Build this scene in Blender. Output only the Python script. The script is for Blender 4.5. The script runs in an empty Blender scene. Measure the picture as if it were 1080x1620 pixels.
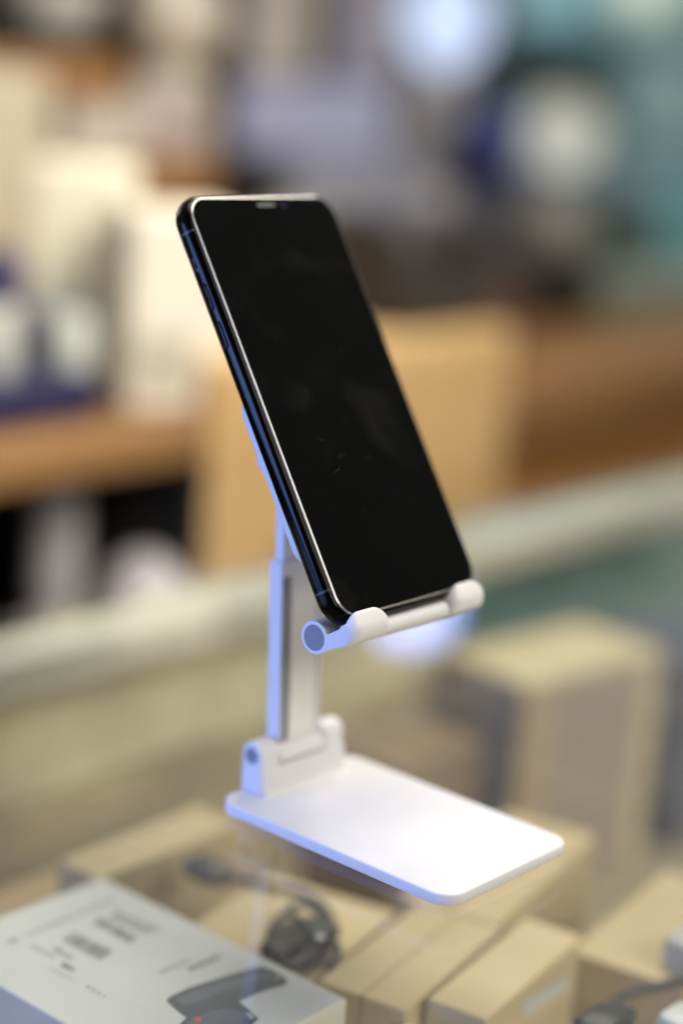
import bpy, bmesh, math, random
from mathutils import Vector, Matrix
random.seed(4)
S = 0.001                      # everything below is written in millimetres
sc = bpy.context.scene
COL = sc.collection

# ------------------------------------------------------------------ camera numbers
F_PX = 2953.154
CAM = Vector((-497.18, -324.87, 271.84))
FW = Vector((0.7445515, 0.6217796, -0.24296749))
RT = Vector((0.65336749, -0.7534005, 0.07415267))
UP = Vector((0.13694521, 0.21395754, 0.96719604))

def at(px, py, Y):
    """where the sight line through a photo pixel meets the upright plane y = Y (mm)"""
    d = FW + RT * ((px - 540) / F_PX) - UP * ((py - 810) / F_PX)
    return CAM + d * ((Y - CAM.y) / d.y)

def atz(px, py, z):
    d = FW + RT * ((px - 540) / F_PX) - UP * ((py - 810) / F_PX)
    return CAM + d * ((z - CAM.z) / d.z)

def lin(r, g, b):
    f = lambda c: (c / 255 / 12.92) if c <= 10 else ((c / 255 + 0.055) / 1.055) ** 2.4
    return (f(r), f(g), f(b))

# ------------------------------------------------------------------ materials
def mat(name, col, rough=0.5, metal=0.0, spec=0.5, var=0.0, vscale=60.0, bump=0.0, bscale=800.0, coat=0.0, rvar=0.0):
    m = bpy.data.materials.new(name); m.use_nodes = True
    nt = m.node_tree; b = nt.nodes['Principled BSDF']
    b.inputs['Base Color'].default_value = (*col, 1)
    b.inputs['Roughness'].default_value = rough
    b.inputs['Metallic'].default_value = metal
    b.inputs['Specular IOR Level'].default_value = spec
    b.inputs['Coat Weight'].default_value = coat
    tc = nt.nodes.new('ShaderNodeTexCoord')
    if var > 0 or rvar > 0:
        n = nt.nodes.new('ShaderNodeTexNoise'); n.inputs['Scale'].default_value = vscale
        n.inputs['Detail'].default_value = 5
        nt.links.new(tc.outputs['Object'], n.inputs['Vector'])
        if var > 0:
            r = nt.nodes.new('ShaderNodeMapRange')
            r.inputs['From Min'].default_value = 0.3; r.inputs['From Max'].default_value = 0.7
            r.inputs['To Min'].default_value = 1 - var; r.inputs['To Max'].default_value = 1 + var
            nt.links.new(n.outputs['Fac'], r.inputs['Value'])
            mx = nt.nodes.new('ShaderNodeVectorMath'); mx.operation = 'SCALE'
            mx.inputs[0].default_value = col
            nt.links.new(r.outputs['Result'], mx.inputs['Scale'])
            nt.links.new(mx.outputs['Vector'], b.inputs['Base Color'])
        if rvar > 0:
            r2 = nt.nodes.new('ShaderNodeMapRange')
            r2.inputs['From Min'].default_value = 0.35; r2.inputs['From Max'].default_value = 0.7
            r2.inputs['To Min'].default_value = rough; r2.inputs['To Max'].default_value = rough + rvar
            nt.links.new(n.outputs['Fac'], r2.inputs['Value'])
            nt.links.new(r2.outputs['Result'], b.inputs['Roughness'])
    if bump > 0:
        n2 = nt.nodes.new('ShaderNodeTexNoise'); n2.inputs['Scale'].default_value = bscale
        nt.links.new(tc.outputs['Object'], n2.inputs['Vector'])
        bp = nt.nodes.new('ShaderNodeBump'); bp.inputs['Strength'].default_value = bump
        bp.inputs['Distance'].default_value = 0.0002
        nt.links.new(n2.outputs['Fac'], bp.inputs['Height'])
        nt.links.new(bp.outputs['Normal'], b.inputs['Normal'])
    return m

def wood(name, c1, c2, scale=9.0):
    m = mat(name, c1, 0.5)
    nt = m.node_tree; b = nt.nodes['Principled BSDF']
    tc = nt.nodes.new('ShaderNodeTexCoord'); mp = nt.nodes.new('ShaderNodeMapping')
    mp.inputs['Scale'].default_value = (0.35, 1, 3)
    w = nt.nodes.new('ShaderNodeTexNoise'); w.inputs['Scale'].default_value = scale; w.inputs['Detail'].default_value = 8
    cr = nt.nodes.new('ShaderNodeValToRGB')
    cr.color_ramp.elements[0].position = 0.32; cr.color_ramp.elements[1].position = 0.68
    cr.color_ramp.elements[0].color = (*c1, 1); cr.color_ramp.elements[1].color = (*c2, 1)
    nt.links.new(tc.outputs['Object'], mp.inputs['Vector']); nt.links.new(mp.outputs['Vector'], w.inputs['Vector'])
    nt.links.new(w.outputs['Fac'], cr.inputs['Fac']); nt.links.new(cr.outputs['Color'], b.inputs['Base Color'])
    return m

def emit(name, col, s):
    m = bpy.data.materials.new(name); m.use_nodes = True
    nt = m.node_tree; nt.nodes.remove(nt.nodes['Principled BSDF'])
    e = nt.nodes.new('ShaderNodeEmission'); e.inputs['Color'].default_value = (*col, 1); e.inputs['Strength'].default_value = s
    nt.links.new(e.outputs[0], nt.nodes['Material Output'].inputs['Surface'])
    return m

def glass_sheet(name, tint=(0.975, 0.985, 0.972), ior=1.5, dust=0.5):
    m = bpy.data.materials.new(name); m.use_nodes = True
    nt = m.node_tree; N = nt.nodes.new; L = nt.links.new
    nt.nodes.remove(nt.nodes['Principled BSDF'])
    tr = N('ShaderNodeBsdfTransparent'); tr.inputs['Color'].default_value = (*tint, 1)
    gl = N('ShaderNodeBsdfGlossy'); gl.inputs['Roughness'].default_value = 0.0
    fr = N('ShaderNodeFresnel'); fr.inputs['IOR'].default_value = ior
    ge = N('ShaderNodeNewGeometry'); io = N('ShaderNodeMapRange')
    io.inputs['To Min'].default_value = ior; io.inputs['To Max'].default_value = 1 / ior
    L(ge.outputs['Backfacing'], io.inputs['Value']); L(io.outputs[0], fr.inputs['IOR'])
    mx = N('ShaderNodeMixShader'); L(fr.outputs[0], mx.inputs[0]); L(tr.outputs[0], mx.inputs[1]); L(gl.outputs[0], mx.inputs[2])
    # dust specks and hair scratches lying on the glass
    df = N('ShaderNodeBsdfDiffuse'); df.inputs['Color'].default_value = (0.75, 0.74, 0.70, 1)
    tc = N('ShaderNodeTexCoord')
    v = N('ShaderNodeTexVoronoi'); v.inputs['Scale'].default_value = 150.0; v.inputs['Randomness'].default_value = 1.0
    L(tc.outputs['Object'], v.inputs['Vector'])
    lt = N('ShaderNodeMath'); lt.operation = 'LESS_THAN'; lt.inputs[1].default_value = 0.035
    L(v.outputs['Distance'], lt.inputs[0])
    nz = N('ShaderNodeTexNoise'); nz.inputs['Scale'].default_value = 14.0; nz.inputs['Detail'].default_value = 3
    L(tc.outputs['Object'], nz.inputs['Vector'])
    gt = N('ShaderNodeMapRange'); gt.inputs['From Min'].default_value = 0.52; gt.inputs['From Max'].default_value = 0.72
    L(nz.outputs['Fac'], gt.inputs['Value'])
    mu = N('ShaderNodeMath'); mu.operation = 'MULTIPLY'; L(lt.outputs[0], mu.inputs[0]); L(gt.outputs[0], mu.inputs[1])
    # faint smear film
    nz2 = N('ShaderNodeTexNoise'); nz2.inputs['Scale'].default_value = 22.0; nz2.inputs['Detail'].default_value = 6; nz2.inputs['Distortion'].default_value = 1.5
    L(tc.outputs['Object'], nz2.inputs['Vector'])
    fm = N('ShaderNodeMapRange'); fm.inputs['From Min'].default_value = 0.45; fm.inputs['From Max'].default_value = 0.8
    fm.inputs['To Max'].default_value = 0.03
    L(nz2.outputs['Fac'], fm.inputs['Value'])
    sm = N('ShaderNodeMath'); sm.operation = 'MULTIPLY_ADD'; sm.inputs[1].default_value = dust
    L(mu.outputs[0], sm.inputs[0]); L(fm.outputs[0], sm.inputs[2])
    mx2 = N('ShaderNodeMixShader'); L(sm.outputs[0], mx2.inputs[0]); L(mx.outputs[0], mx2.inputs[1]); L(df.outputs[0], mx2.inputs[2])
    L(mx2.outputs[0], nt.nodes['Material Output'].inputs['Surface'])
    return m

# ------------------------------------------------------------------ mesh helpers
def thing(name, label, cat, loc, group=None):
    o = bpy.data.objects.new(name, None); COL.objects.link(o)
    o.location = Vector(loc) * S; o.empty_display_size = 0.02
    o['label'] = label; o['category'] = cat
    if group: o['group'] = group
    o['_o'] = list(loc)
    return o

def origin(parent):
    while parent is not None:
        if '_o' in parent: return Vector(parent['_o'])
        parent = parent.parent
    return Vector((0, 0, 0))

def obj(name, verts, faces, m, parent=None, bevel=0.0, seg=3, smooth=True, angle=35, loc=None, sub=0):
    """verts in world mm. One mesh object; a top-level one gets its origin at loc."""
    me = bpy.data.meshes.new(name)
    org = origin(parent) if parent is not None else Vector(loc if loc is not None else (0, 0, 0))
    me.from_pydata([tuple((Vector(v) - org) * S) for v in verts], [], faces)
    bm = bmesh.new(); bm.from_mesh(me)
    bmesh.ops.remove_doubles(bm, verts=bm.verts, dist=1e-7)
    bmesh.ops.recalc_face_normals(bm, faces=bm.faces)
    bm.to_mesh(me); bm.free()
    me.materials.append(m)
    if smooth:
        me.polygons.foreach_set('use_smooth', [True] * len(me.polygons))
        me.set_sharp_from_angle(angle=math.radians(angle))
    o = bpy.data.objects.new(name, me); COL.objects.link(o)
    if parent is not None: o.parent = parent
    else:
        o.location = org * S; o['_o'] = list(org)
    if bevel > 0:
        b = o.modifiers.new('bevel', 'BEVEL'); b.width = bevel * S; b.segments = seg; b.limit_method = 'ANGLE'
        b.angle_limit = math.radians(35); b.harden_normals = False
    if sub:
        s = o.modifiers.new('sub', 'SUBSURF'); s.levels = sub; s.render_levels = sub
    return o

def tag(o, label, cat, group=None, kind=None):
    if label: o['label'] = label
    if cat: o['category'] = cat
    if group: o['group'] = group
    if kind: o['kind'] = kind
    return o

def box_g(x0, x1, y0, y1, z0, z1):
    v = [(x, y, z) for z in (z0, z1) for y in (y0, y1) for x in (x0, x1)]
    return v, [(0, 2, 3, 1), (4, 5, 7, 6), (0, 1, 5, 4), (2, 6, 7, 3), (0, 4, 6, 2), (1, 3, 7, 5)]

def merge(*gs):
    V, Fc = [], []
    for v, f in gs:
        k = len(V); V += list(v); Fc += [tuple(i + k for i in q) for q in f]
    return V, Fc

def loft(rings, cap=True):
    n = len(rings[0]); V = [p for r in rings for p in r]; Fc = []
    for k in range(len(rings) - 1):
        for i in range(n):
            j = (i + 1) % n
            Fc.append((k * n + i, k * n + j, (k + 1) * n + j, (k + 1) * n + i))
    if cap:
        Fc.append(tuple(range(n))); Fc.append(tuple((len(rings) - 1) * n + i for i in range(n)))
    return V, Fc

def rrect(w, h, r, seg=10):
    """rounded rectangle outline centred on 0,0 (half sizes w,h)"""
    pts = []
    for cx, cy, a0 in ((w - r, h - r, 0), (-w + r, h - r, 90), (-w + r, -h + r, 180), (w - r, -h + r, 270)):
        for k in range(seg + 1):
            a = math.radians(a0 + 90 * k / seg)
            pts.append((cx + r * math.cos(a), cy + r * math.sin(a)))
    return pts

def revolve(profile, seg=40):
    """profile [(r,z)] about z"""
    return [[(r * math.cos(2 * math.pi * k / seg), r * math.sin(2 * math.pi * k / seg), z) for k in range(seg)] for r, z in profile]

def tube_path(pts, r, seg=8):
    rings = []
    pts = [Vector(p) for p in pts]
    nrm = None
    for i, p in enumerate(pts):
        t = (pts[min(i + 1, len(pts) - 1)] - pts[max(i - 1, 0)]).normalized()
        if nrm is None: nrm = t.orthogonal().normalized()
        nrm = (nrm - t * nrm.dot(t)).normalized(); b = t.cross(nrm)
        rings.append([tuple(p + (nrm * math.cos(2 * math.pi * k / seg) + b * math.sin(2 * math.pi * k / seg)) * r) for k in range(seg)])
    return loft(rings)

def smooth01(t):
    t = max(0.0, min(1.0, t)); return t * t * (3 - 2 * t)

def curve_pts(ctrl, n=60):
    """Catmull-Rom through control points"""
    c = [Vector(p) for p in ctrl]; c = [c[0]] + c + [c[-1]]; out = []
    for i in range(1, len(c) - 2):
        for k in range(n // (len(c) - 3)):
            t = k / (n // (len(c) - 3)); p0, p1, p2, p3 = c[i - 1:i + 3]
            out.append(0.5 * ((2 * p1) + (p2 - p0) * t + (2 * p0 - 5 * p1 + 4 * p2 - p3) * t * t + (3 * p1 - p0 - 3 * p2 + p3) * t ** 3))
    out.append(c[-2]); return out

# ------------------------------------------------------------------ materials used
M = {}
M['plastic'] = mat('white_plastic', (0.655, 0.648, 0.64), 0.42, spec=0.4, var=0.015, vscale=120, bump=0.06, bscale=2600)
M['hinge_grey'] = mat('grey_rubber', (0.19, 0.205, 0.225), 0.6, var=0.05, vscale=300)
M['rail_metal'] = mat('satin_metal', (0.72, 0.70, 0.64), 0.42, metal=0.1, var=0.03, vscale=200)
M['groove'] = mat('groove_shade_grey', (0.23, 0.24, 0.25), 0.45)
M['rubber'] = mat('pad_rubber', (0.5, 0.5, 0.5), 0.7)

# ================================================================== PHONE STAND
stand = thing('phone_stand', 'white folding plastic phone stand holding the black phone on the glass counter', 'phone stand', (0, 53, 0))
def part(name, g, m, parent=stand, **k): return obj(name, g[0], g[1], m, parent, **k)

# base plate -------------------------------------------------------
def base_ring(ins, z): return [(x - 2.4, 53.4 + y, z) for x, y in rrect(36 - ins, 53.4 - ins, 8.5 - ins, 12)]
base = part('base_plate', loft([base_ring(0.9, 0.15), base_ring(0.25, 0.22), base_ring(0.0, 0.6), base_ring(0.0, 3.85), base_ring(0.1, 4.12), base_ring(0.38, 4.35), base_ring(0.8, 4.42)]), M['plastic'], angle=50)
part('foot_pad', loft([[(x - 2.4, 53.4 + y, z) for x, y in rrect(33, 50, 6, 8)] for z in (0.02, 0.16)]), M['rubber'], base)

# hinge bracket at the rear of the base ----------------------------
HY, HZ = 102.8, 19.0            # hinge axis
def cheek(x0, x1):
    prof = [(HY - 5.6, 4.3), (HY - 4.9, HZ - 3)]
    for k in range(13):
        a = math.radians(190 - 200 * k / 12)
        prof.append((HY + 4.9 * math.cos(a), HZ + 4.9 * math.sin(a)))
    prof += [(HY + 4.6, 4.3)]
    return loft([[(x, y, z) for y, z in prof] for x in (x0, x1)])
br = part('hinge_bracket', cheek(-25, -15.2), M['plastic'], bevel=0.7, seg=4)
br2 = part('hinge_bracket', cheek(9.4, 21.2), M['plastic'], bevel=2.4, seg=6)
# ramp that fairs the bracket into the plate, with the slot the foot of the column folds into
ramp = [(HY - 9.2, 4.3), (HY - 8.2, 4.62), (HY - 7.2, 5.3), (HY - 6.4, 6.6), (HY - 5.9, 9.2), (HY - 5.4, 13.6), (HY - 4.0, 14.1), (HY + 2, 14.1), (HY + 2, 4.3)]
part('hinge_ramp', loft([[(x, y, z) for y, z in ramp] for x in (-24.2, 20.6)]), M['plastic'], base, bevel=0.5)
def xdisc(x0, x1, y, z, r, seg=36): return loft([[(x, y + rr * math.cos(2 * math.pi * k / seg), z + rr * math.sin(2 * math.pi * k / seg)) for k in range(seg)] for x, rr in ((x0, r), (x1, r))])
part('hinge_pin', xdisc(-25.25, -24.0, HY + 0.2, HZ - 0.4, 3.0), M['hinge_grey'], br)
part('hinge_pin', xdisc(20.2, 21.45, HY + 0.2, HZ - 0.4, 3.0), M['hinge_grey'], br2)

# telescopic column ------------------------------------------------
LEAN = math.radians(3.6)
def lean(g):                   # column meshes are modelled upright about the hinge axis, then leaned back
    c, s = math.cos(LEAN), math.sin(LEAN)
    return [(x, HY + y * c + (z - HZ) * s, HZ - y * s + (z - HZ) * c) for x, y, z in g[0]], g[1]
CX = -2.9
def cbox(x0, x1, y0, y1, z0, z1): return lean(box_g(CX + x0, CX + x1, y0, y1, z0, z1))
knuckle_prof = [(4.5 * math.cos(math.radians(a)), HZ + 4.5 * math.sin(math.radians(a))) for a in range(-110, 21, 10)] + [(3.0, HZ + 3.5), (-3.0, HZ + 2.0), (-4.6, HZ - 0.6), (-4.9, HZ - 4.0)]
foot = part('column_foot', lean(loft([[(x, y, z) for y, z in knuckle_prof] for x in (CX - 11.9, CX + 11.9)])), M['plastic'], bevel=0.4)
slv = [(-11.3, 3.0), (11.3, 3.0), (11.3, -3.0), (9.6, -3.0), (9.6, -1.0), (-10.5, -1.0), (-10.5, -3.0), (-11.3, -3.0)]
sleeve = part('column_sleeve', lean(loft([[(CX + x, y, z) for x, y in slv] for z in (HZ + 1.2, 88.5)])), M['plastic'], bevel=0.35)
part('groove_shade_strip', cbox(-10.45, -6.0, -2.0, -0.9, HZ + 2.5, 83.9), M['groove'], sleeve)  # grey strip paints in the shade of the recessed groove
fp = [(-6.0, -0.95), (-5.9, -2.4), (-5.3, -3.1), (-0.6, -3.1), (0.2, -2.3), (9.5, -2.3), (9.5, -0.95)]
part('front_panel', lean(loft([[(CX + x, y, z) for x, y in fp] for z in (HZ + 2.5, 83.9)])), M['rail_metal'], sleeve, bevel=0.15)
part('collar', lean(loft([[(CX + x, y, z) for x, y in rrect(11.5 - i, 3.3 - i, 1.0, 5)] for z, i in ((83.9, 0.25), (84.2, 0.0), (89.2, 0.0), (89.6, 0.3))])), M['plastic'], sleeve)
part('inner_post', lean(loft([[(CX + x, y, z) for x, y in rrect(9.7, 2.2, 0.8, 5)] for z in (84.5, 129)])), M['plastic'])

# tilted plate and cradle (local axes: n out of the screen, d up along the phone) -----
AL = 0.5795
TY, TZ = 67.4, 75.7
def nd(x, n, d): return (x, TY - math.cos(AL) * n + math.sin(AL) * d, TZ + math.sin(AL) * n + math.cos(AL) * d)
def ndg(g): return [nd(v[0] - 0.8, v[1], v[2]) for v in g[0]], g[1]

plate_out = []
hw, d0, d1, r1, r0 = 35.2, 24.0, 87.5, 9, 6
for cx, cy, a0, r in ((hw - r1, d1 - r1, 0, r1), (-hw + r1, d1 - r1, 90, r1), (-hw + r0, d0 + r0, 180, r0)):
    for k in range(11):
        a = math.radians(a0 + 90 * k / 10); plate_out.append((cx + r * math.cos(a), cy + r * math.sin(a)))
plate_out += [(-22, d0 - 0.6), (-20.4, d0 - 2.4), (-20, d0 - 5), (-20, 2), (20, 2), (20, d0 - 5), (20.4, d0 - 2.4), (22, d0 - 0.6)]
for k in range(11):
    a = math.radians(270 + 90 * k / 10); plate_out.append((hw - r0 + r0 * math.cos(a), d0 + r0 + r0 * math.sin(a)))
plate = part('back_plate', ndg(loft([[(x, n, d) for x, d in plate_out] for n in (3.5, 7.9)])), M['plastic'], bevel=0.9, seg=4)
part('silicone_pad', ndg(loft([[(x, n, 58 + y) for x, y in rrect(24, 20, 6, 6)] for n in (7.85, 8.2)])), M['rubber'], plate)
# barrel hinge between plate and post
bn, bd = -6.9, 66.5
barrel = [(bn + 5.2 * math.cos(math.radians(a)), bd + 5.2 * math.sin(math.radians(a))) for a in range(60, 301, 12)] + [(4.6, bd - 7.5), (4.6, bd + 7.5)]
for xa_, xb_ in ((-19.5, -13), (7, 14.5)):
    part('plate_hinge', ndg(loft([[(x, n, d) for n, d in barrel] for x in (xa_, xb_)])), M['plastic'], bevel=0.5)

# cradle tube + ledge
RT_ = 5.9
prof = []
for k in range(25):            # circle from just above the ledge, over the back, to the bottom
    a = math.radians(-9 + (279) * k / 24)
    prof.append((RT_ * math.cos(a), RT_ * math.sin(a)))
prof += [(4, -6.05), (9, -6.55)]
for k in range(9):             # rounded nose of the ledge
    a = math.radians(-90 + 180 * k / 8)
    prof.append((11.7 + 2.85 * math.cos(a), -3.75 + 2.85 * math.sin(a)))
cradle = part('cradle', ndg(loft([[(x, n, d) for n, d in prof] for x in (-36, 36)])), M['plastic'], bevel=0.35, seg=3)
part('end_cap', ndg(loft([[(x, 4.55 * math.cos(2 * math.pi * k / 40), 4.55 * math.sin(2 * math.pi * k / 40)) for k in range(40)] for x in (-36.12, -34)])), M['hinge_grey'], cradle)
part('end_cap', ndg(loft([[(x, 4.55 * math.cos(2 * math.pi * k / 40), 4.55 * math.sin(2 * math.pi * k / 40)) for k in range(40)] for x in (34, 36.12)])), M['hinge_grey'], cradle)

def rc(e, r): return 0.0 if e >= r else r - math.sqrt(max(r * r - (r - max(e, 0)) ** 2, 0.0))
def hook(xa, xb, rl, rr, top=2.6):
    """lip that curls up in front of the phone, its corners rounded"""
    rings = []
    N = 60
    for i in range(N + 1):
        u = i / N; x = xa + (xb - xa) * (0.5 - 0.5 * math.cos(math.pi * u))
        e = min(x - xa, xb - x)
        nm = 19.2 - (rc(x - xa, rl) if x - xa < xb - x else rc(xb - x, rr))
        dt = top - rc(e, 5.2)
        th = 2.7
        R = [(9.0, -6.45 + rc(e, 0.5)), (nm - 6, -7.1 + rc(e, 0.6))]
        c = (nm - 5.4, -7.2 + 5.4)
        for k in range(11):
            a = math.radians(-90 + 90 * k / 10)
            R.append((c[0] + 5.4 * math.cos(a), c[1] + 5.4 * math.sin(a) + rc(e, 0.6) * (1 - k / 10)))
        cy = max(dt - th / 2, -1.7)
        for k in range(11):
            a = math.radians(180 * k / 10)
            R.append((nm - th / 2 + th / 2 * math.cos(a), cy + th / 2 * math.sin(a)))
        lo = min(cy - 0.05, 1.0)
        for k in range(7):
            a = math.radians(90 * k / 6)
            R.append((nm - th - 3.0 * (1 - math.cos(a)), lo + (-1.0 - lo) * math.sin(a)))
        R.append((9.0, -1.02))
        rings.append([nd(x - 0.8, n, d) for n, d in R])
    return loft(rings)
part('hook', hook(-36.06, -18.4, 4.2, 0.7), M['plastic'], cradle, angle=28)
part('hook', hook(19.5, 36.06, 4.2, 1.2), M['plastic'], cradle, angle=28)

# ================================================================== PHONE
PH = Vector(nd(0, 12, 0))
phone = thing('smartphone', 'black smartphone with dark screen leaning in the white stand', 'phone', tuple(PH))
PN0, PN1 = 7.95, 15.95          # back and front of the body in the n direction
PW, PHH = 39.5, 79.9; PD = -0.75 + PHH   # half width, half height, centre in d
def pring(ins, n, r=10.5): return [nd(x, n, PD + y) for x, y in rrect(PW - ins, PHH - ins, max(r - ins, 1), 14)]

def frame_mat():
    m = mat('polished_steel', (0.013, 0.0125, 0.0115), 0.17, metal=1.0)
    nt = m.node_tree; b = nt.nodes['Principled BSDF']; N = nt.nodes.new; L = nt.links.new
    tc = N('ShaderNodeTexCoord'); nz = N('ShaderNodeTexNoise'); nz.inputs['Scale'].default_value = 420; nz.inputs['Detail'].default_value = 6
    L(tc.outputs['Object'], nz.inputs['Vector'])
    # paint worn off at the upper corner: a worn patch that belongs to the phone
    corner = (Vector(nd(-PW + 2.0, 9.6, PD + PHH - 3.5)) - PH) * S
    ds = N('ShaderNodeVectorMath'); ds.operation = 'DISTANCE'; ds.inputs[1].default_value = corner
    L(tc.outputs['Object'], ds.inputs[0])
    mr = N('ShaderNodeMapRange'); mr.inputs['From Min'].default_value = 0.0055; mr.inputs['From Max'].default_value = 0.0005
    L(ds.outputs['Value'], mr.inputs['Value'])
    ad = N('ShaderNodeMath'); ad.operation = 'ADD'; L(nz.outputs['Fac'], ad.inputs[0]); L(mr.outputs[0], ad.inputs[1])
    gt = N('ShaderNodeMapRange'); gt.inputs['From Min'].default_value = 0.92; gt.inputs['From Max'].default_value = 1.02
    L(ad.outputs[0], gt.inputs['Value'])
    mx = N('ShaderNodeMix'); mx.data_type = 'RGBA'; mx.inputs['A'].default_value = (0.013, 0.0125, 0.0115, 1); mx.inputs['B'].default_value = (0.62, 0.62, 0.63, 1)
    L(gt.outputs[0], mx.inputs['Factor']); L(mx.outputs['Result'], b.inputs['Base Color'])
    r = N('ShaderNodeMapRange'); r.inputs['To Min'].default_value = 0.13; r.inputs['To Max'].default_value = 0.45
    L(gt.outputs[0], r.inputs['Value']); L(r.outputs[0], b.inputs['Roughness'])
    return m
M['steel'] = frame_mat()
M['black_glass'] = mat('black_glass', (0.0022, 0.0019, 0.0021), 0.05, spec=0.5, rvar=0.10, vscale=38)
def smudged(m, scale, lo, hi, top):
    nt = m.node_tree; b = nt.nodes['Principled BSDF']; N = nt.nodes.new; L = nt.links.new
    tc = N('ShaderNodeTexCoord'); nz = N('ShaderNodeTexNoise'); nz.inputs['Scale'].default_value = scale; nz.inputs['Detail'].default_value = 7; nz.inputs['Distortion'].default_value = 0.8
    L(tc.outputs['Object'], nz.inputs['Vector'])
    mr = N('ShaderNodeMapRange'); mr.inputs['From Min'].default_value = lo; mr.inputs['From Max'].default_value = hi; mr.inputs['To Min'].default_value = 0.0019; mr.inputs['To Max'].default_value = top
    L(nz.outputs['Fac'], mr.inputs['Value'])
    L(mr.outputs[0], b.inputs['Base Color'])
M['screen_glass'] = mat('screen_glass', (0.0022, 0.0019, 0.0021), 0.05, spec=0.5, rvar=0.12, vscale=38)
smudged(M['screen_glass'], 26, 0.54, 0.80, 0.010)
M['bezel'] = mat('black_bezel', (0.006, 0.006, 0.006), 0.3)
M['clear_edge'] = mat('protector_edge', (0.35, 0.335, 0.31), 0.25, metal=0.6, spec=0.8)
M['dark_plastic'] = mat('dark_plastic', (0.012, 0.012, 0.014), 0.4)
M['speaker'] = mat('speaker_mesh', (0.09, 0.085, 0.08), 0.55)

rings = []
for k in range(15):            # rounded side of the steel frame, with flats at back and front
    a = math.radians(-90 + 180 * k / 14)
    rings.append(pring(2.3 * (1 - math.cos(a)) ** 1.15, (PN0 + PN1 - 0.5) / 2 + (PN1 - PN0 - 0.5) / 2 * math.sin(a)))
ph_body = obj('frame', *loft(rings), M['steel'], phone, angle=60)
obj('back_glass', *loft([pring(2.35, PN0 + 0.02), pring(2.9, PN0 - 0.12)]), M['black_glass'], phone)
# cover glass: slightly domed black edge, then the display plane
g0 = PN1 - 0.5
obj('gasket', *loft([pring(2.0, g0 - 0.12), pring(1.85, g0 + 0.05), pring(1.95, g0 + 0.16)]), M['bezel'], phone)
scr = obj('screen', *loft([pring(1.75, g0 + 0.1), pring(1.7, g0 + 0.25), pring(1.78, g0 + 0.36), pring(2.05, g0 + 0.47), pring(2.5, g0 + 0.5)]), M['black_glass'], phone, angle=40)
# glued-on protector with its bright polished rim
p0, p1 = g0 + 0.505, g0 + 0.98
def annulus(a, b): 
    n = len(a); V = a + b
    return V, [(i, (i + 1) % n, n + (i + 1) % n, n + i) for i in range(n)]
obj('protector', *loft([pring(1.75, p0), pring(1.77, p0 + 0.12), pring(2.5, p1), ]), M['screen_glass'], scr, angle=20)
obj('protector_rim', *annulus(pring(1.74, p0 + 0.10), pring(2.5, p1 + 0.014)), M['clear_edge'], scr, angle=20)
fl = random.Random(11)
for nm_x, nm_d, ln, an in ((-14, 52, 2.2, 0.3), (-9, 57, 1.5, 0.1), (-22, 78, 0.35, 0.4), (-14, 82, 0.3, 0), (-3, 88, 0.35, 1.0), (0, 70, 0.4, 0.2), (-16, 64, 1.3, -0.4), (-21, 40, 0.4, 0.7), (4, 55, 1.6, 0.15), (12, 96, 0.5, 0.5), (6, 97, 0.35, 0.1), (-8, 36, 0.9, -0.8), (-24, 104, 0.3, 0), (10, 34, 0.3, 0)):
    w_ = 0.024; c2, s2 = math.cos(an), math.sin(an)
    V_ = [nd(nm_x + a * c2 - b * s2, p1 + 0.02, nm_d + a * s2 + b * c2) for a, b in ((-ln, -w_), (ln, -w_), (ln, w_), (-ln, w_))]
    obj('scratch', V_, [(0, 1, 2, 3)], M['speaker'], scr, smooth=False)
# ear speaker and camera in the notch
zn = p1 + 0.02
top_d = PD + PHH
obj('ear_speaker', *loft([[nd(1.5 + x, n, top_d - 5.2 + y) for x, y in rrect(4.6, 0.65, 0.6, 5)] for n in (zn - 0.05, zn)]), M['speaker'], scr)
obj('front_camera', *loft([[nd(10.6 + x, n, top_d - 5.2 + y) for x, y in rrect(1.5, 1.5, 1.49, 6)] for n in (zn - 0.05, zn)]), mat('lens', (0.02, 0.012, 0.035), 0.1), scr)
# buttons on the left side of the frame
nm_ = (PN0 + PN1 - 0.5) / 2
def side_button(name, h0, h1, w, out, m):
    hw_ = (h1 - h0) / 2; c = (h0 + h1) / 2
    rr = []
    for x, i in ((-PW + 0.6, 0.0), (-PW - out + 0.15, 0.0), (-PW - out, 0.18)):
        rr.append([nd(x, nm_ + a, c + b) for a, b in rrect(w - i, hw_ - i, w - i - 0.02, 6)])
    return obj(name, *loft(rr), m, ph_body, angle=40)
side_button('mute_switch', 131.2, 137.0, 1.0, 0.02, M['dark_plastic'])
side_button('mute_lever', 132.4, 135.0, 0.55, 0.22, M['steel'])
side_button('volume_button', 116.8, 127.0, 1.15, 0.42, M['steel'])
side_button('volume_button', 102.4, 112.6, 1.15, 0.42, M['steel'])
def band_ring(h, t):
    n = len(rings[0]); V = []; Fc = []
    prof_ = []
    for k in range(15):
        a = math.radians(-90 + 180 * k / 14)
        prof_.append((-PW - 0.015 + 2.3 * (1 - math.cos(a)) ** 1.15, (PN0 + PN1 - 0.5) / 2 + (PN1 - PN0 - 0.5 + 0.03) / 2 * math.sin(a)))
    for x, nn in prof_: V += [nd(x, nn, h - t), nd(x, nn, h + t)]
    for k in range(14): Fc.append((2 * k, 2 * k + 1, 2 * k + 3, 2 * k + 2))
    return V, Fc
for h in (12.4, 145.6):
    obj('antenna_band', *band_ring(h, 0.45), M['dark_plastic'], ph_body)

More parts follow.
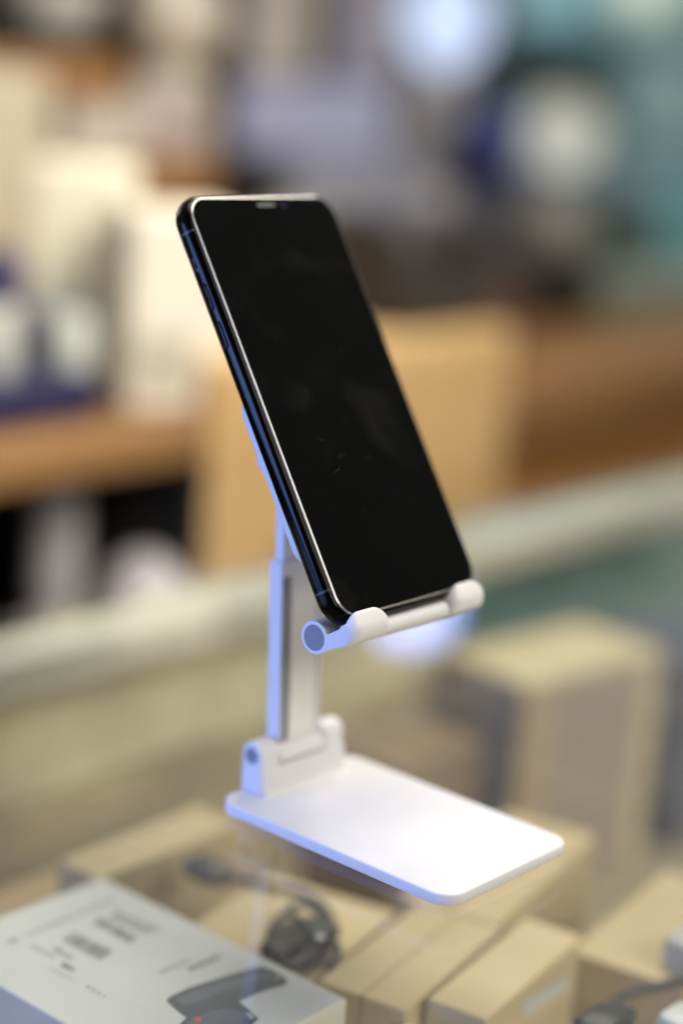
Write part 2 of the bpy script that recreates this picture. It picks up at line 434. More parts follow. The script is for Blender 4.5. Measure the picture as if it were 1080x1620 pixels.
# ================================================================== GLASS COUNTER
ctr = thing('display_counter', 'glass topped shop display counter with pale rear rail under the phone stand', 'counter', (300, 0, -200))
M['glass'] = glass_sheet('counter_glass')
GX0, GX1, GY0, GY1 = -1100, 1700, -900, 331
def sheet(z): return [(GX0, GY0, z), (GX1, GY0, z), (GX1, GY1, z), (GX0, GY1, z)], [(0, 1, 2, 3)]
gt = obj('glass_top', *merge(sheet(0.0), sheet(-6.5)), M['glass'], ctr, smooth=False)
for p_ in gt.data.polygons:
    if p_.normal.z < 0: p_.flip()
M['rail'] = mat('pale_rail', lin(194, 191, 174), 0.5, var=0.04, vscale=8)
obj('rear_rail', *box_g(GX0, GX1, 286, 326, -26, -6.6), M['rail'], ctr, bevel=1.5)
M['beige_panel'] = mat('beige_panel', lin(228, 222, 190), 0.55, var=0.22, vscale=14)
M['teal_panel'] = mat('teal_panel', lin(98, 138, 134), 0.45, var=0.14, vscale=7)
obj('rear_panel', *box_g(GX0, 372, 308, 318, -199.9, -25.9), M['beige_panel'], ctr)
obj('rear_panel', *box_g(374, GX1, 316, 326, -199.9, -25.9), M['teal_panel'], ctr)
M['floor_board'] = mat('case_floor', lin(150, 138, 110), 0.6, var=0.12, vscale=10)
M['ledge'] = mat('rear_tone_board', lin(172, 156, 120), 0.6, var=0.28, vscale=13)
obj('rear_tone_board', *box_g(GX0, 371, 294, 307.5, -199.9, -84), M['ledge'], ctr, bevel=2)  # added board whose colour carries the light fall-off down the rear panel
obj('case_floor', *box_g(GX0, GX1, GY0, GY1, -225, -200), M['floor_board'], ctr)

# ------------------------------------------------------------------ goods inside the counter
def oriented_box(name, c, ang, L, Wd, z0, z1, m, parent=None, bevel=0.8, loc=None):
    """c = centre of the top in plan"""
    ca, sa = math.cos(ang), math.sin(ang)
    out = []
    for v in box_g(-L / 2, L / 2, -Wd / 2, Wd / 2, z0, z1)[0]:
        out.append((c[0] + v[0] * ca - v[1] * sa, c[1] + v[0] * sa + v[1] * ca, v[2]))
    return obj(name, out, box_g(0, 1, 0, 1, 0, 1)[1], m, parent, bevel=bevel, loc=loc)

ZT = -60
gx0, gx1, gy0, gy1 = -107, -20.5, 53, 183
M['grey_card'] = mat('grey_card', (0.63, 0.63, 0.56), 0.5, var=0.02, vscale=30)
M['ink'] = mat('grey_ink', (0.17, 0.18, 0.18), 0.6)
M['ink_pale'] = mat('pale_ink', (0.33, 0.34, 0.33), 0.6)
M['device_dark'] = mat('printed_slate', (0.035, 0.045, 0.058), 0.45)
M['device_mid'] = mat('printed_grey', (0.085, 0.10, 0.125), 0.45)
M['red'] = mat('printed_red', (0.62, 0.05, 0.06), 0.5)
gbx = thing('product_box', 'pale grey retail box printed with a dark handheld gadget under the glass', 'box', ((gx0 + gx1) / 2, (gy0 + gy1) / 2, -200))
obj('carton', *box_g(gx0, gx1, gy0, gy1, -200, ZT), M['grey_card'], gbx, bevel=1.0, seg=4)
def print_poly(name, pxs, m, lift, parent=gbx):
    v = [tuple(atz(x, y, ZT + lift)) for x, y in pxs]
    return obj(name, v, [tuple(range(len(v)))], m, parent, smooth=False)
pic = print_poly('gadget_print', [(263, 1583), (270, 1576), (300, 1562), (350, 1546), (400, 1531), (417, 1529), (432, 1533), (446, 1543), (455, 1553), (450, 1558), (410, 1570), (378, 1584), (372, 1592), (340, 1605), (296, 1610), (282, 1600)], M['device_dark'], 0.15)
print_poly('gadget_print_face', [(276, 1580), (300, 1570), (352, 1553), (408, 1538), (420, 1541), (427, 1547), (400, 1556), (345, 1572), (305, 1588), (290, 1590)], M['device_mid'], 0.22, pic)
pic2 = print_poly('grip_print', [(262, 1640), (300, 1606), (330, 1594), (370, 1584), (379, 1585), (395, 1598), (409, 1612), (403, 1616), (380, 1640)], M['device_dark'], 0.19)
print_poly('grip_print_face', [(285, 1630), (305, 1610), (335, 1600), (362, 1594), (392, 1606), (372, 1630)], M['device_mid'], 0.26, pic2)
print_poly('record_dot', [(313 + 5.6 * math.cos(a / 8 * math.pi), 1613 + 4.2 * math.sin(a / 8 * math.pi)) for a in range(16)], M['red'], 0.33, pic2)
print_poly('grip_print_screen', [(388, 1603), (398, 1601), (404, 1611), (396, 1613)], M['ink_pale'], 0.33, pic2)
print_poly('gadget_print_mark', [(434, 1545), (442, 1543), (444, 1547), (437, 1549)], M['ink_pale'], 0.24, pic)
def strip_marks(name, p, q, h, n, fill, m, lift=0.15):
    """row of n little printed marks from pixel p to pixel q; h = the mark's other side in pixels (dx,dy)"""
    V, Fc = [], []
    for i in range(n):
        t0 = i / n; t1 = t0 + fill * random.uniform(0.6, 1.25) / n
        a = (p[0] + (q[0] - p[0]) * t0, p[1] + (q[1] - p[1]) * t0); b = (p[0] + (q[0] - p[0]) * t1, p[1] + (q[1] - p[1]) * t1)
        k = len(V)
        for c in (a, b, (b[0] + h[0], b[1] + h[1]), (a[0] + h[0], a[1] + h[1])): V.append(tuple(atz(*c, ZT + lift)))
        Fc.append((k, k + 1, k + 2, k + 3))
    return obj(name, V, Fc, m, gbx, smooth=False)
strip_marks('barcode', (118, 1474), (180, 1505), (-20, 14), 26, 0.55, M['ink'])
strip_marks('printed_text', (160, 1452), (218, 1484), (-12, 8), 12, 0.75, M['ink'])
strip_marks('printed_text', (186, 1440), (256, 1470), (-9, 6), 20, 0.6, M['ink_pale'])
strip_marks('printed_text', (178, 1447), (236, 1474), (-7, 5), 18, 0.6, M['ink_pale'])
strip_marks('printed_text', (90, 1497), (120, 1515), (-8, 5), 9, 0.6, M['ink_pale'])
strip_marks('printed_text', (102, 1522), (122, 1533), (-7, 5), 6, 0.75, M['ink'])
strip_marks('printed_text', (52, 1494), (90, 1513), (-5, 4), 14, 0.5, M['ink_pale'])
strip_marks('printed_text', (80, 1530), (118, 1549), (-3, 2), 20, 0.5, M['ink_pale'])
strip_marks('printed_text', (140, 1558), (176, 1579), (-5, 4), 4, 0.4, M['ink_pale'])
strip_marks('printed_text', (40, 1478), (180, 1420), (5, 3), 30, 0.6, M['ink_pale'])
strip_marks('printed_text', (296, 1532), (346, 1510), (6, 4), 12, 0.7, M['ink'])
strip_marks('printed_text', (250, 1537), (300, 1516), (4, 3), 18, 0.5, M['ink_pale'])
strip_marks('printed_text', (10, 1489), (24, 1483), (8, 5), 3, 0.8, M['ink_pale'])

M['card'] = mat('kraft_card', (0.55, 0.43, 0.245), 0.75, var=0.07, vscale=14, spec=0.2)
M['card2'] = mat('kraft_card_pale', (0.59, 0.465, 0.265), 0.75, var=0.07, vscale=18, spec=0.2)
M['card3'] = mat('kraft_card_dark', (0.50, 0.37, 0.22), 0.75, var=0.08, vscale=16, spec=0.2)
M['white_label'] = mat('paper_label', (0.6, 0.6, 0.58), 0.6)
M['tape'] = mat('brown_tape', (0.36, 0.26, 0.15), 0.4)
CG = 'cardboard boxes lying under the glass'
def carton(name, label, c, ang, L, Wd, z1, m, z0=-200, tape=True):
    t = thing(name, label, 'box', (c[0], c[1], z0), CG)
    b = oriented_box('carton', c, ang, L, Wd, z0, z1, m, t, bevel=0.9)
    if tape:
        oriented_box('flap_seam', c, ang, L + 0.3, 1.6, z1 - 14, z1 + 0.12, M['tape'], t, bevel=0)
    return t
# each as centre, turn, length, width, height of top
b2 = carton('cardboard_box', 'brown cardboard box with a small white side label at the lower right of the stand', (52.5, 34.5), 0.17, 84, 24.5, -65, M['card2'], tape=False)
lab = [(x, y) for x, y in ((826, 1586), (896, 1542), (900, 1562), (831, 1608))]
def on_front(px, py, c, ang, Wd):
    """sight line onto the front face of a turned box"""
    nrm = Vector((math.sin(ang), -math.cos(ang), 0)); p0_ = Vector((c[0], c[1], 0)) + nrm * (Wd / 2 + 0.15)
    d = FW + RT * ((px - 540) / F_PX) - UP * ((py - 810) / F_PX)
    return CAM + d * ((p0_ - CAM).dot(nrm) / d.dot(nrm))
obj('side_label', [tuple(on_front(*q, (52.5, 34.5), 0.17, 24.5)) for q in lab], [(0, 1, 2, 3)], M['white_label'], b2, smooth=False)
carton('cardboard_box', 'wide flat cardboard box between the grey box and the labelled box', (34, 66), 0.20, 82, 37, -66, M['card'])
carton('cardboard_box', 'cardboard box with black cable lying across it beneath the stand base', (18, 122), 0.22, 92, 62, -74, M['card2'])
carton('cardboard_box', 'cardboard box showing below the right front edge of the stand base', (128, 92), 0.22, 110, 44, -66, M['card'])
carton('cardboard_box', 'small cardboard box behind the far corner of the grey box', (28, 206), 0.05, 86, 24, -66, M['card'])
carton('cardboard_box', 'dark brown cardboard box in the lower right corner of the photo', (150, 18), 0.15, 100, 50, -74, M['card'], tape=False)
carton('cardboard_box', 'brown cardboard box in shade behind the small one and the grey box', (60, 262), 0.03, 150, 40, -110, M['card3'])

# tall printed carton on the right, a navy one beside it
tb = thing('printed_carton', 'tall pale topped carton with brown and slate striped sides at the right', 'box', (375, 245, -200))
ang = -0.12
oriented_box('carton', (386, 243), ang, 122, 66, -200, -62, mat('cream_card', lin(206, 190, 150), 0.6, var=0.05, vscale=20), tb, bevel=1.5)
def stripe_side(frac0, frac1, face, m, nm):
    L, Wd = 122, 66; e = 0.25
    if face == 'x': a, b = (-L / 2 - e, Wd / 2 - Wd * frac0), (-L / 2 - e, Wd / 2 - Wd * frac1)
    else: a, b = (-L / 2 + L * frac0, -Wd / 2 - e), (-L / 2 + L * frac1, -Wd / 2 - e)
    ca, sa = math.cos(ang), math.sin(ang)
    V = []
    for (x, y), z in ((a, -196), (b, -196), (b, -66), (a, -66)):
        V.append((386 + x * ca - y * sa, 243 + x * sa + y * ca, z))
    return obj(nm, V, [(0, 1, 2, 3)], m, tb, smooth=False)
M['st_brown'] = mat('brown_print', lin(112, 88, 66), 0.5); M['st_slate'] = mat('slate_print', lin(96, 96, 108), 0.5); M['st_tan'] = mat('tan_print', lin(176, 150, 118), 0.5); M['st_taupe'] = mat('taupe_print', lin(160, 143, 130), 0.5)
stripe_side(0.0, 0.45, 'x', M['st_brown'], 'brown_stripe')
stripe_side(0.47, 1.0, 'x', M['st_slate'], 'slate_stripe')
stripe_side(0.0, 0.16, 'y', M['st_tan'], 'tan_stripe')
stripe_side(0.18, 0.86, 'y', M['st_taupe'], 'taupe_stripe')
nb = obj('navy_carton', *box_g(470, 565, 200, 275, -200, -80), mat('navy_card', lin(62, 68, 92), 0.5, var=0.08, vscale=20), None, bevel=1.2, loc=(517, 238, -200))
tag(nb, 'dark navy carton standing beside the striped carton at the right edge', 'box')
bb = obj('brown_carton', *box_g(232, 305, 232, 300, -200, -95), mat('olive_card', lin(128, 104, 70), 0.6, var=0.1, vscale=20), None, bevel=1.2, loc=(268, 265, -200))
tag(bb, 'olive brown carton in the shade between the hinge and the striped carton', 'box')

# black cables ------------------------------------------------------
M['cable'] = mat('black_cable', (0.008, 0.010, 0.012), 0.4)
M['metal_pin'] = mat('connector_metal', (0.6, 0.6, 0.6), 0.3, metal=1)
def zcurve(pxs, z, r, n=70): return tube_path(curve_pts([tuple(atz(x, y, z)) for x, y in pxs], n), r)
cb = thing('coiled_cable', 'coiled black cable with plugs lying on cardboard beneath the stand base', 'cable', tuple(atz(480, 1490, -72)))
obj('cord', *zcurve([(340, 1378), (385, 1392), (430, 1402), (475, 1412), (512, 1436), (528, 1470), (505, 1500), (465, 1512), (438, 1494), (446, 1466), (490, 1462), (524, 1490), (500, 1522), (455, 1520), (432, 1500)], -71, 1.55), M['cable'], cb)
obj('cord', *zcurve([(418, 1520), (440, 1455), (478, 1430), (508, 1452), (498, 1500), (456, 1524), (425, 1488), (450, 1445), (498, 1470), (535, 1500), (520, 1530)], -66, 1.5), M['cable'], cb)
obj('cord', *zcurve([(440, 1480), (470, 1470), (510, 1478), (520, 1500), (480, 1516), (445, 1505), (450, 1485)], -69, 1.75), M['cable'], cb)
def plug(p, q, z, w):
    a, b = atz(*p, z), atz(*q, z); d = (b - a); L = d.length; d.normalize(); s = Vector((-d.y, d.x, 0))
    rr = []
    for t, k in ((0, .7), (.08, 1), (.7, 1), (.8, .75), (1, .7)):
        rr.append([tuple(a + d * L * t + s * (u * w * k) + Vector((0, 0, v * w * .55 * k))) for u, v in rrect(1, 1, .5, 4)])
    return loft(rr)
pg = obj('plug', *plug((425, 1512), (475, 1490), -66, 6), M['cable'], cb)
obj('plug_contact', *plug((475, 1490), (492, 1483), -66, 2.5), M['metal_pin'], pg)
pg = obj('plug', *plug((480, 1475), (530, 1468), -63, 6.5), M['cable'], cb)
obj('plug_contact', *plug((500, 1484), (512, 1481), -58, 1.6), M['metal_pin'], pg)
ad = obj('charger_plug', *plug((304, 1364), (358, 1392), -67, 7), M['cable'], None, loc=tuple(atz(332, 1378, -75)))
tag(ad, 'small black charger plug on cardboard by the far corner of the grey box', 'charger')
cb2 = thing('looped_cable', 'thin black cable looped over cardboard in the lower right corner', 'cable', tuple(atz(1010, 1590, -74)))
obj('cord', *zcurve([(935, 1625), (965, 1590), (1000, 1570), (1040, 1560), (1085, 1552), (1130, 1560), (1150, 1600)], -71, 1.9), M['cable'], cb2)
obj('plug', *plug((930, 1640), (985, 1600), -66, 8), M['cable'], cb2)
def soft_block(name, px, py, z1, hx, hy, r, m):
    c = atz(px, py, z1); z0 = -74
    return obj(name, *loft([[(x + c.x, y + c.y, z) for x, y in rrect(hx - i, hy - i, r - i * .8, 6)] for z, i in ((z0, 0.8), (z0 + 3, 0), (z1 - 4, 0), (z1 - 1.2, 1.2), (z1, 3.5))]), m, None, loc=(c.x, c.y, z0))
wp = soft_block('white_adapter', 1084, 1600, -60, 10, 8, 5, mat('white_abs', (0.62, 0.64, 0.6), 0.4))
tag(wp, 'white rounded power adapter beside the looped cable in the lower right corner', 'adapter')
wr = soft_block('white_pouch', 1112, 1484, -60, 11, 14, 7, mat('white_pouch', (0.5, 0.5, 0.46), 0.5))
tag(wr, 'soft white pouch on cardboard at the right edge below the navy carton', 'pouch')

# ================================================================== SHOP BEHIND
floor_o = obj('floor', [(-4000, -3000, -950), (7000, -3000, -950), (7000, 6000, -950), (-4000, 6000, -950)], [(0, 1, 2, 3)], mat('shop_floor', lin(120, 112, 104), 0.4, var=0.1, vscale=2), None, smooth=False)
tag(floor_o, None, None, kind='structure')
wall = obj('wall', *box_g(-1500, 6500, 3600, 3700, -950, 1900), mat('shop_wall', lin(150, 146, 145), 0.7, var=0.08, vscale=1.2), None, smooth=False)
tag(wall, 'pale grey shop wall far behind the shelves', 'wall'); wall['kind'] = 'structure'

M['wood_tan'] = wood('tan_wood', lin(192, 154, 100), lin(212, 176, 124))
M['wood_mid'] = wood('brown_wood', lin(128, 92, 54), lin(154, 114, 70))
M['wood_dark'] = wood('dark_wood', lin(196, 134, 66), lin(214, 152, 84))
M['void'] = mat('black_laminate', (0.006, 0.006, 0.006), 0.6)
cab = thing('wooden_cabinet', 'tan wooden shop cabinet with an open black niche behind the counter', 'cabinet', (600, 720, -950))
obj('top_board', *box_g(-250, 416, 560, 960, -16, 13), M['wood_mid'], cab, bevel=3)
obj('niche_back', *box_g(-250, 414, 800, 812, -900, -16.5), M['void'], cab)
obj('niche_side', *box_g(404, 416.5, 562.5, 800, -900, -16.5), M['void'], cab)
obj('niche_floor', *box_g(-250, 403, 562, 800, -190, -164), M['void'], cab)
obj('front_panel', *box_g(417, 768, 560, 960, -940, 55), M['wood_tan'], cab, bevel=4)
obj('side_board', *box_g(769, 1700, 600, 960, -62, -4), M['wood_mid'], cab, bevel=3)
obj('rear_shelf', *box_g(600, 1800, 962, 1350, -62, -4), M['wood_mid'], cab, bevel=3)
obj('recess_back', *box_g(769, 1700, 690, 702, -900, -63), M['wood_dark'], cab)

def bgbox(name, label, cat, x0, y0, x1, y1, Y, dep, col, bev=6, rough=0.5, group=None, var=0.06, turn=0, base_z=None, parts=None):
    a, b = at(x0, y1, Y), at(x1, y0, Y)
    bl, br_ = at(x0, y1, Y), at(x1, y1, Y)
    zt = (at(x0, y0, Y).z + at(x1, y0, Y).z) / 2
    zb = (bl.z + br_.z) / 2 if base_z is None else base_z
    xl, xr = (at(x0, (y0 + y1) / 2, Y).x, at(x1, (y0 + y1) / 2, Y).x)
    m = mat(name, lin(*col), rough, var=var, vscale=12)
    if turn:
        c = at((x0 + x1) / 2, (y0 + y1) / 2, Y); wd = (x1 - x0) / F_PX * (c - CAM).dot(FW)
        ca, sa = math.cos(turn), math.sin(turn)
        def T(g): return [(c.x + v[0] * ca - v[1] * sa, c.y + v[0] * sa + v[1] * ca, v[2]) for v in g[0]], g[1]
        t = thing(name, label, cat, (c.x, c.y, zb), group)
        obj('carton' if cat == 'box' else 'body', *T(box_g(-wd / 2, wd / 2, 0, dep, zb, zt)), m, t, bevel=bev)
        for nm, fx0, fx1, fz0, fz1, cc in parts or ():
            obj(nm, *T(box_g(wd * (fx0 - .5), wd * (fx1 - .5), -0.8, -0.2, zb + (zt - zb) * fz0, zb + (zt - zb) * fz1)), mat(nm, lin(*cc), 0.5), t, smooth=False)
        return t
    t = thing(name, label, cat, ((xl + xr) / 2, Y + dep / 2, zb), group)
    obj('carton' if cat == 'box' else 'body', *box_g(xl, xr, Y, Y + dep, zb, zt), m, t, bevel=bev)
    if parts:
        for nm, fx0, fx1, fz0, fz1, c in parts:
            obj(nm, *box_g(xl + (xr - xl) * fx0, xl + (xr - xl) * fx1, Y - 0.8, Y - 0.2, zb + (zt - zb) * fz0, zb + (zt - zb) * fz1), mat(nm, lin(*c), 0.5), t, smooth=False)
    return t

def bground(name, label, cat, px, py, rpx, Y, col, prof, rough=0.4, group=None, tilt=(0, 0), extra=None):
    """a turned body standing at a pixel; prof = [(radius, height)] in units of its pixel radius"""
    c = at(px, py, Y); r = rpx / F_PX * (c - CAM).dot(FW)
    R = Matrix.Rotation(tilt[0], 3, 'X') @ Matrix.Rotation(tilt[1], 3, 'Y')
    m = mat(name, lin(*col), rough, var=0.04, vscale=15)
    rings_ = []
    for ring in revolve([(a * r, h * r) for a, h in prof], 32):
        rings_.append([tuple(c + R @ Vector(v)) for v in ring])
    o = obj(name, *loft(rings_), m, None, loc=tuple(c), angle=50)
    tag(o, label, cat, group)
    return o
BOWL = [(0.35, -0.6), (0.5, -0.55), (0.85, -0.1), (1.0, 0.45), (0.96, 0.5), (0.8, 0.0), (0.4, -0.4), (0.02, -0.45)]
DOME = [(1.0, -0.6), (1.0, -0.45), (0.93, 0.0), (0.72, 0.4), (0.42, 0.66), (0.02, 0.75)]
BOTTLE = [(0.9, -2.2), (1.0, -2.1), (1.0, 0.9), (0.9, 1.2), (0.45, 1.5), (0.4, 2.0), (0.02, 2.05)]
BALL = [(0.02, -1.0)] + [(math.cos(math.radians(a)), math.sin(math.radians(a))) for a in range(-80, 81, 16)] + [(0.02, 1.0)]

# niche goods
bground('white_canister', 'white upright canister inside the black niche at the left', 'canister', 90, 860, 42, 660, (196, 190, 188), [(0.9, -3.7), (1, -3.6), (1, 2.0), (0.8, 2.3), (0.02, 2.35)])
bground('white_dome', 'white domed lid in the black niche beside the canister', 'lid', 240, 935, 92, 600, (214, 206, 204), DOME)
# goods standing on the left board
bgbox('cream_carton', 'tall cream carton standing on the brown board at the left', 'box', 45, 262, 212, 640, 690, 80, (232, 224, 198), base_z=13.5, turn=-0.75, parts=[('pale_panel', .1, .9, .05, .5, (200, 205, 190))])
bgbox('cream_carton', 'second cream carton next to the phone top left corner', 'box', 200, 335, 380, 628, 584, 60, (228, 218, 196), base_z=13.5, turn=-0.45, parts=[('grey_panel', .1, .6, .1, .4, (186, 178, 156))])
bgbox('navy_tray', 'navy blue tray box on the brown board at the left edge', 'box', -90, 606, 165, 680, 600, 60, (26, 26, 66), base_z=13.5)
bgbox('navy_tin', 'dark navy tin behind the tray at the left edge', 'tin', 32, 490, 76, 640, 672, 14, (52, 54, 88), base_z=13.5)
bground('pale_pot', 'pale green round pot on the navy tray at the left edge', 'pot', -6, 540, 36, 640, (196, 198, 182), [(0.85, -2.3), (1, -2.1), (1, 1.2), (0.9, 1.5), (0.02, 1.55)])
bground('pale_pot', 'pale green round pot at the right end of the navy tray', 'pot', 112, 552, 38, 640, (200, 204, 190), [(0.85, -1.9), (1, -1.7), (1, 1.2), (0.9, 1.5), (0.02, 1.55)])
bground('navy_bottle', 'navy bottle above the pale pot at the left edge', 'bottle', 0, 440, 38, 700, (30, 32, 80), [(0.9, -5.4), (1, -5.2), (1, 0.5), (0.7, 1.1), (0.5, 1.2), (0.02, 1.25)])
# wooden rack behind the cartons, its goods
rack = thing('wooden_rack', 'orange brown wooden shelf rack behind the cartons at the upper left', 'shelf', tuple(at(200, 300, 980)))
def rack_board(px0, px1, py0, py1, Y, dep):
    a, b = at(px0, py1, Y), at(px1, py0, Y)
    return obj('shelf_board', *box_g(a.x, b.x, Y, Y + dep, min(a.z, b.z), max(a.z, b.z)), M['wood_mid'], rack, bevel=2)
rack_board(80, 345, 248, 322, 960, 260)
rack_board(-60, 205, 92, 150, 960, 260)
bgbox('black_tray', 'flat black tray under the white bowl at the top left', 'tray', -60, 64, 196, 91.5, 962, 150, (14, 12, 12), bev=2)
a_ = at(345, 300, 960)
obj('upright', *box_g(a_.x, a_.x + 22, 960, 1230, -900, 420), M['void'], rack)
obj('upright', *box_g(300, 322, 960, 1230, -900, 420), M['void'], rack)
obj('rack_back', *box_g(322, a_.x, 1226, 1238, -900, 420), M['void'], rack)
bgbox('cream_box', 'pale cream box at the left edge below the orange brown shelf', 'box', -40, 112, 84, 300, 890, 60, (178, 168, 146), base_z=13.5)
bgbox('grey_box', 'greyish white box in the middle of the lower rack shelf', 'box', 108, 160, 232, 249, 968, 90, (190, 180, 168))
bgbox('taupe_box', 'small taupe box next to the greyish white box on the rack shelf', 'box', 236, 150, 345, 249, 968, 90, (172, 158, 150))
bground('white_bowl', 'white bowl on the upper rack shelf at the top left corner', 'bowl', 85, 12, 84, 1040, (204, 198, 186), BOWL)
bground('cream_jar', 'cream rounded jar next to the white bowl at the top', 'jar', 278, 30, 82, 1000, (190, 180, 164), [(0.8, -1.47), (0.9, -1.4)] + BALL[2:])
bgbox('beige_pack', 'beige upright pack standing at the top left of the middle', 'box', 392, -80, 500, 122, 1050, 90, (172, 164, 152))
bgbox('lilac_strip_pack', 'narrow lilac pack between the cream jar and the beige pack', 'box', 356, -80, 392, 130, 1050, 90, (126, 126, 160))
bgbox('black_pack', 'black upright pack right of the beige pack at the top', 'box', 503, -80, 536, 116, 1080, 90, (24, 22, 24))
bgbox('grey_pack', 'grey pack between the black pack and the glowing lamp', 'box', 540, -80, 640, 128, 1080, 90, (146, 142, 152))
bgbox('lilac_carton', 'long pale lilac carton above the phone', 'box', 358, 132, 618, 246, 1040, 140, (164, 166, 192))
bgbox('slate_carton', 'slate grey carton under the pale lilac carton', 'box', 470, 248, 655, 338, 1030, 140, (138, 138, 150))
bgbox('black_case', 'black case directly behind the top edge of the phone', 'case', 345, 256, 440, 420, 1010, 120, (26, 22, 22), base_z=-3.5)
bgbox('beige_carton', 'beige carton behind the right edge of the phone', 'box', 440, 336, 640, 560, 980, 140, (172, 163, 142), base_z=-3.5)
bgbox('white_tin', 'small white tin beside the slate blue carton behind the dark bag', 'tin', 668, 300, 716, 346, 1010, 50, (178, 172, 166), base_z=-3.5)
bgbox('brown_wallet_box', 'small brown box between the dark bag and the black crate', 'box', 792, 440, 832, 505, 640, 40, (84, 60, 44), base_z=-3.5)
bground('silver_ball_lamp', 'small silver ball ornament beside the navy jar', 'ornament', 828, 268, 24, 1120, (150, 150, 158), BALL)
# camera goods on the tan cabinet
bgbox('dark_bag', 'dark brown padded bag standing on the tan cabinet', 'bag', 640, 352, 790, 500, 578, 110, (42, 38, 35), bev=18, base_z=55.5, parts=[('pocket', .15, .85, .1, .55, (58, 52, 47))])
bground('grey_bowl', 'warm grey rounded bowl right of the dark bag', 'bowl', 872, 372, 66, 800, (112, 108, 98), BALL)
bgbox('black_crate', 'low black crate under the warm grey bowl', 'crate', 800, 432, 945, 512, 745, 110, (20, 17, 16), parts=[('maroon_label', .02, .25, .1, .8, (56, 38, 38))])
bgbox('wooden_riser', 'wooden riser block carrying the low black crate', 'block', 790, 513, 960, 560, 740, 120, (136, 104, 66), base_z=-3.5)
bground('cream_plate', 'pale cream tilted plate in front of the teal panel', 'plate', 892, 210, 66, 1000, (176, 176, 164), [(0.6, -0.12), (0.75, -0.12), (1.0, 0.05), (0.98, 0.09), (0.7, -0.02), (0.02, -0.04)], tilt=(math.radians(70), math.radians(-38)))
bground('navy_jar', 'deep navy jar between the lamp and the cream plate', 'jar', 772, 226, 52, 1050, (40, 48, 104), [(0.8, -1.1), (1, -0.9), (1, 0.7), (0.7, 1.0), (0.02, 1.05)])
bgbox('slate_blue_carton', 'slate blue carton below the navy jar', 'box', 655, 285, 800, 346, 1080, 140, (106, 108, 122), base_z=-3.5)
bgbox('dusk_carton', 'dim blue grey carton behind the tilted plate', 'box', 802, 285, 1000, 420, 1120, 120, (84, 90, 96), base_z=-3.5)
bgbox('taupe_pack', 'taupe pack above the navy jar beside the lamp', 'pack', 640, 124, 735, 284, 1100, 90, (132, 128, 126))
# teal screens at the right
tp = thing('teal_partition', 'tall teal tinted partition screen at the upper right', 'partition', tuple(at(940, 500, 1500)))
def panel(px0, px1, py0, py1, Y, dep, col, nm, rough=0.25):
    a, b = at(px0, py1, Y), at(px1, py0, Y)
    return obj(nm, *box_g(a.x, b.x, Y, Y + dep, -950 if nm == 'panel' else min(a.z, b.z), max(a.z, b.z)), mat(nm, lin(*col), rough, var=0.2, vscale=2.2), tp, bevel=3)
panel(770, 1200, -120, 560, 1500, 20, (146, 184, 192), 'panel')
panel(930, 1030, 40, 300, 1478, 21.5, (165, 196, 198), 'pale_strip')
panel(1050, 1140, 300, 470, 1478, 21.5, (130, 190, 188), 'bright_strip')
panel(1030, 1140, -100, 230, 1478, 21.5, (160, 196, 188), 'bright_strip')
panel(900, 1120, 62, 76, 1300, 199, (78, 112, 116), 'ledge')
bground('mint_bowl', 'pale mint bowl at the top right corner', 'bowl', 1005, 4, 60, 1350, (196, 212, 196), BALL)
bgbox('moss_carton', 'grey green carton at the right edge above the brown board', 'box', 955, 440, 1150, 640, 760, 100, (116, 122, 108), base_z=-3.5)
bgbox('dark_green_carton', 'dark green carton behind the grey green one', 'box', 905, 320, 1040, 560, 900, 55, (66, 80, 74), base_z=-3.5)

# glowing lamp
lamp = thing('globe_lamp', 'glowing bluish white globe lamp at the top right of the middle', 'lamp', tuple(at(705, 40, 1140)))
c_ = at(706, 30, 1140); rr_ = 70 / F_PX * (c_ - CAM).dot(FW)
obj('globe', *loft([[tuple(c_ + Vector(v)) for v in ring] for ring in revolve([(a * rr_, h * rr_ * 1.15) for a, h in BALL], 40)]), emit('lamp_glow', (0.62, 0.74, 1.0), 1.15), lamp, angle=70)
obj('lamp_base', *loft([[tuple(c_ + Vector(v)) for v in ring] for ring in revolve([(0.35 * rr_, -1.12 * rr_), (0.4 * rr_, -1.2 * rr_), (0.4 * rr_, -1.35 * rr_), (0.02, -1.36 * rr_)], 32)]), M['rail_metal'], lamp)

# ================================================================== LIGHT
def area(name, loc, target, size, power, col, shape='RECTANGLE', size_y=None, spread=180):
    l = bpy.data.lights.new(name, 'AREA'); l.shape = shape; l.size = size; l.size_y = size_y or size
    l.energy = power; l.color = col; l.spread = math.radians(spread)
    o = bpy.data.objects.new(name, l); COL.objects.link(o); o.location = loc
    o.rotation_euler = (Vector(target) - Vector(loc)).to_track_quat('-Z', 'Y').to_euler()
    return o
area('ceiling_panel', (0.38, 0.05, 1.55), (0.10, 0.05, 0.0), 0.8, 15.0, (1.0, 0.97, 0.92))
area('phone_edge_light', (0.70, 0.36, 0.88), (0.0, 0.14, 0.21), 0.75, 8.0, (1.0, 0.93, 0.82), size_y=0.36)  # added near the phone so its top edge reflects something bright
area('front_fill', (0.25, -1.7, 1.35), (0.7, 0.8, 0.0), 0.9, 33, (1.0, 0.955, 0.90))  # added fill from behind the camera for the upright faces of the goods
area('left_goods_fill', (0.10, -0.5, 0.95), (0.36, 0.78, 0.14), 0.3, 1.25, (1.0, 0.965, 0.91), spread=52)  # added fill, lifts the cream cartons at the left
area('teal_side_fill', (1.6, 0.55, 1.35), (1.9, 1.5, 0.1), 0.7, 7.0, (0.95, 0.98, 1.0), spread=95)  # added fill, brightens the teal partition and the things before it
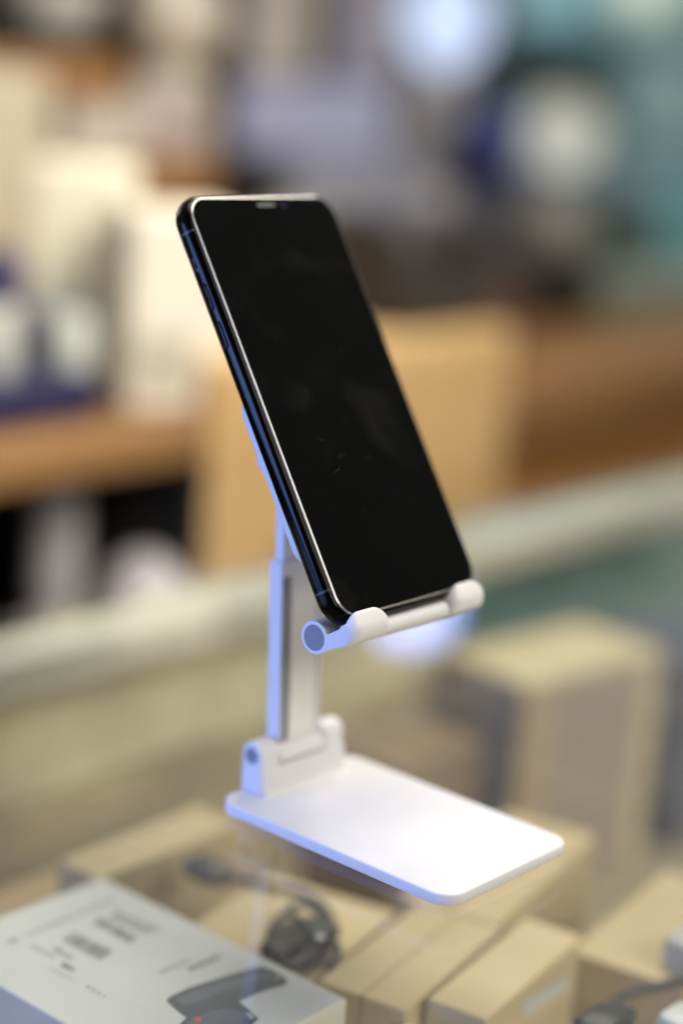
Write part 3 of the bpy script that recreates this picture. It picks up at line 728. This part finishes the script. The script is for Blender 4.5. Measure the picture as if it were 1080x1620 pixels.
area('rear_spot', (-0.95, -1.25, 1.35), (0.0, 0.1, 0.1), 0.35, 2.5, (1.0, 0.94, 0.88))
area('blue_side_light', (-0.60, 0.36, 0.15), (0.0, 0.06, 0.04), 0.42, 1.22, (0.20, 0.35, 1.0), size_y=0.24, spread=80)  # blue light on the left-facing sides, its source out of view
area('case_fill', (0.62, -0.42, -0.035), (0.6, 0.3, -0.10), 1.3, 0.9, (1.0, 0.92, 0.78), size_y=0.04)  # added fill inside the case for the upright faces there
# round spot whose mirror image shows in the glass behind the cradle
d_ = Vector((0.7626, 0.5839, 0.2844)); h_ = Vector((0.232, 0.233, 0.0))
area('round_spot', h_ + d_ * 4.0, h_, 0.18, 0.95, (0.27, 0.37, 1.0), shape='DISK')

w = bpy.data.worlds.new('World'); sc.world = w; w.use_nodes = True
nt = w.node_tree; bg = nt.nodes['Background']; bg.inputs['Color'].default_value = (1.0, 0.97, 0.93, 1)
tc = nt.nodes.new('ShaderNodeTexCoord'); sx = nt.nodes.new('ShaderNodeSeparateXYZ'); mr = nt.nodes.new('ShaderNodeMapRange')
nt.links.new(tc.outputs['Generated'], sx.inputs[0]); nt.links.new(sx.outputs['Y'], mr.inputs['Value'])
mr.inputs['From Min'].default_value = -0.35; mr.inputs['From Max'].default_value = 0.5
mr.inputs['To Min'].default_value = 0.06; mr.inputs['To Max'].default_value = 0.36   # the shop is brighter ahead than behind the camera
nt.links.new(mr.outputs[0], bg.inputs['Strength'])

# ================================================================== CAMERA
cd = bpy.data.cameras.new('camera'); cam = bpy.data.objects.new('camera', cd); COL.objects.link(cam)
cd.sensor_fit = 'VERTICAL'; cd.sensor_height = 36; cd.sensor_width = 24
cd.lens = F_PX / 1620 * 36
cd.clip_start = 0.01; cd.clip_end = 50
R = Matrix((RT, UP, -FW)).transposed().to_4x4()
R.translation = CAM * S
cam.matrix_world = R
cd.dof.use_dof = True; cd.dof.focus_distance = 0.628; cd.dof.aperture_fstop = 2.0; cd.dof.aperture_blades = 0
sc.camera = cam

for o in sc.objects:
    if '_o' in o: del o['_o']

sc.render.engine = 'CYCLES'
sc.cycles.use_denoising = True
sc.cycles.max_bounces = 12; sc.cycles.transparent_max_bounces = 24; sc.cycles.glossy_bounces = 6
sc.cycles.sample_clamp_indirect = 4.0
sc.view_settings.view_transform = 'Standard'; sc.view_settings.look = 'None'
sc.view_settings.exposure = 0; sc.view_settings.gamma = 1; sc.view_settings.use_curve_mapping = False
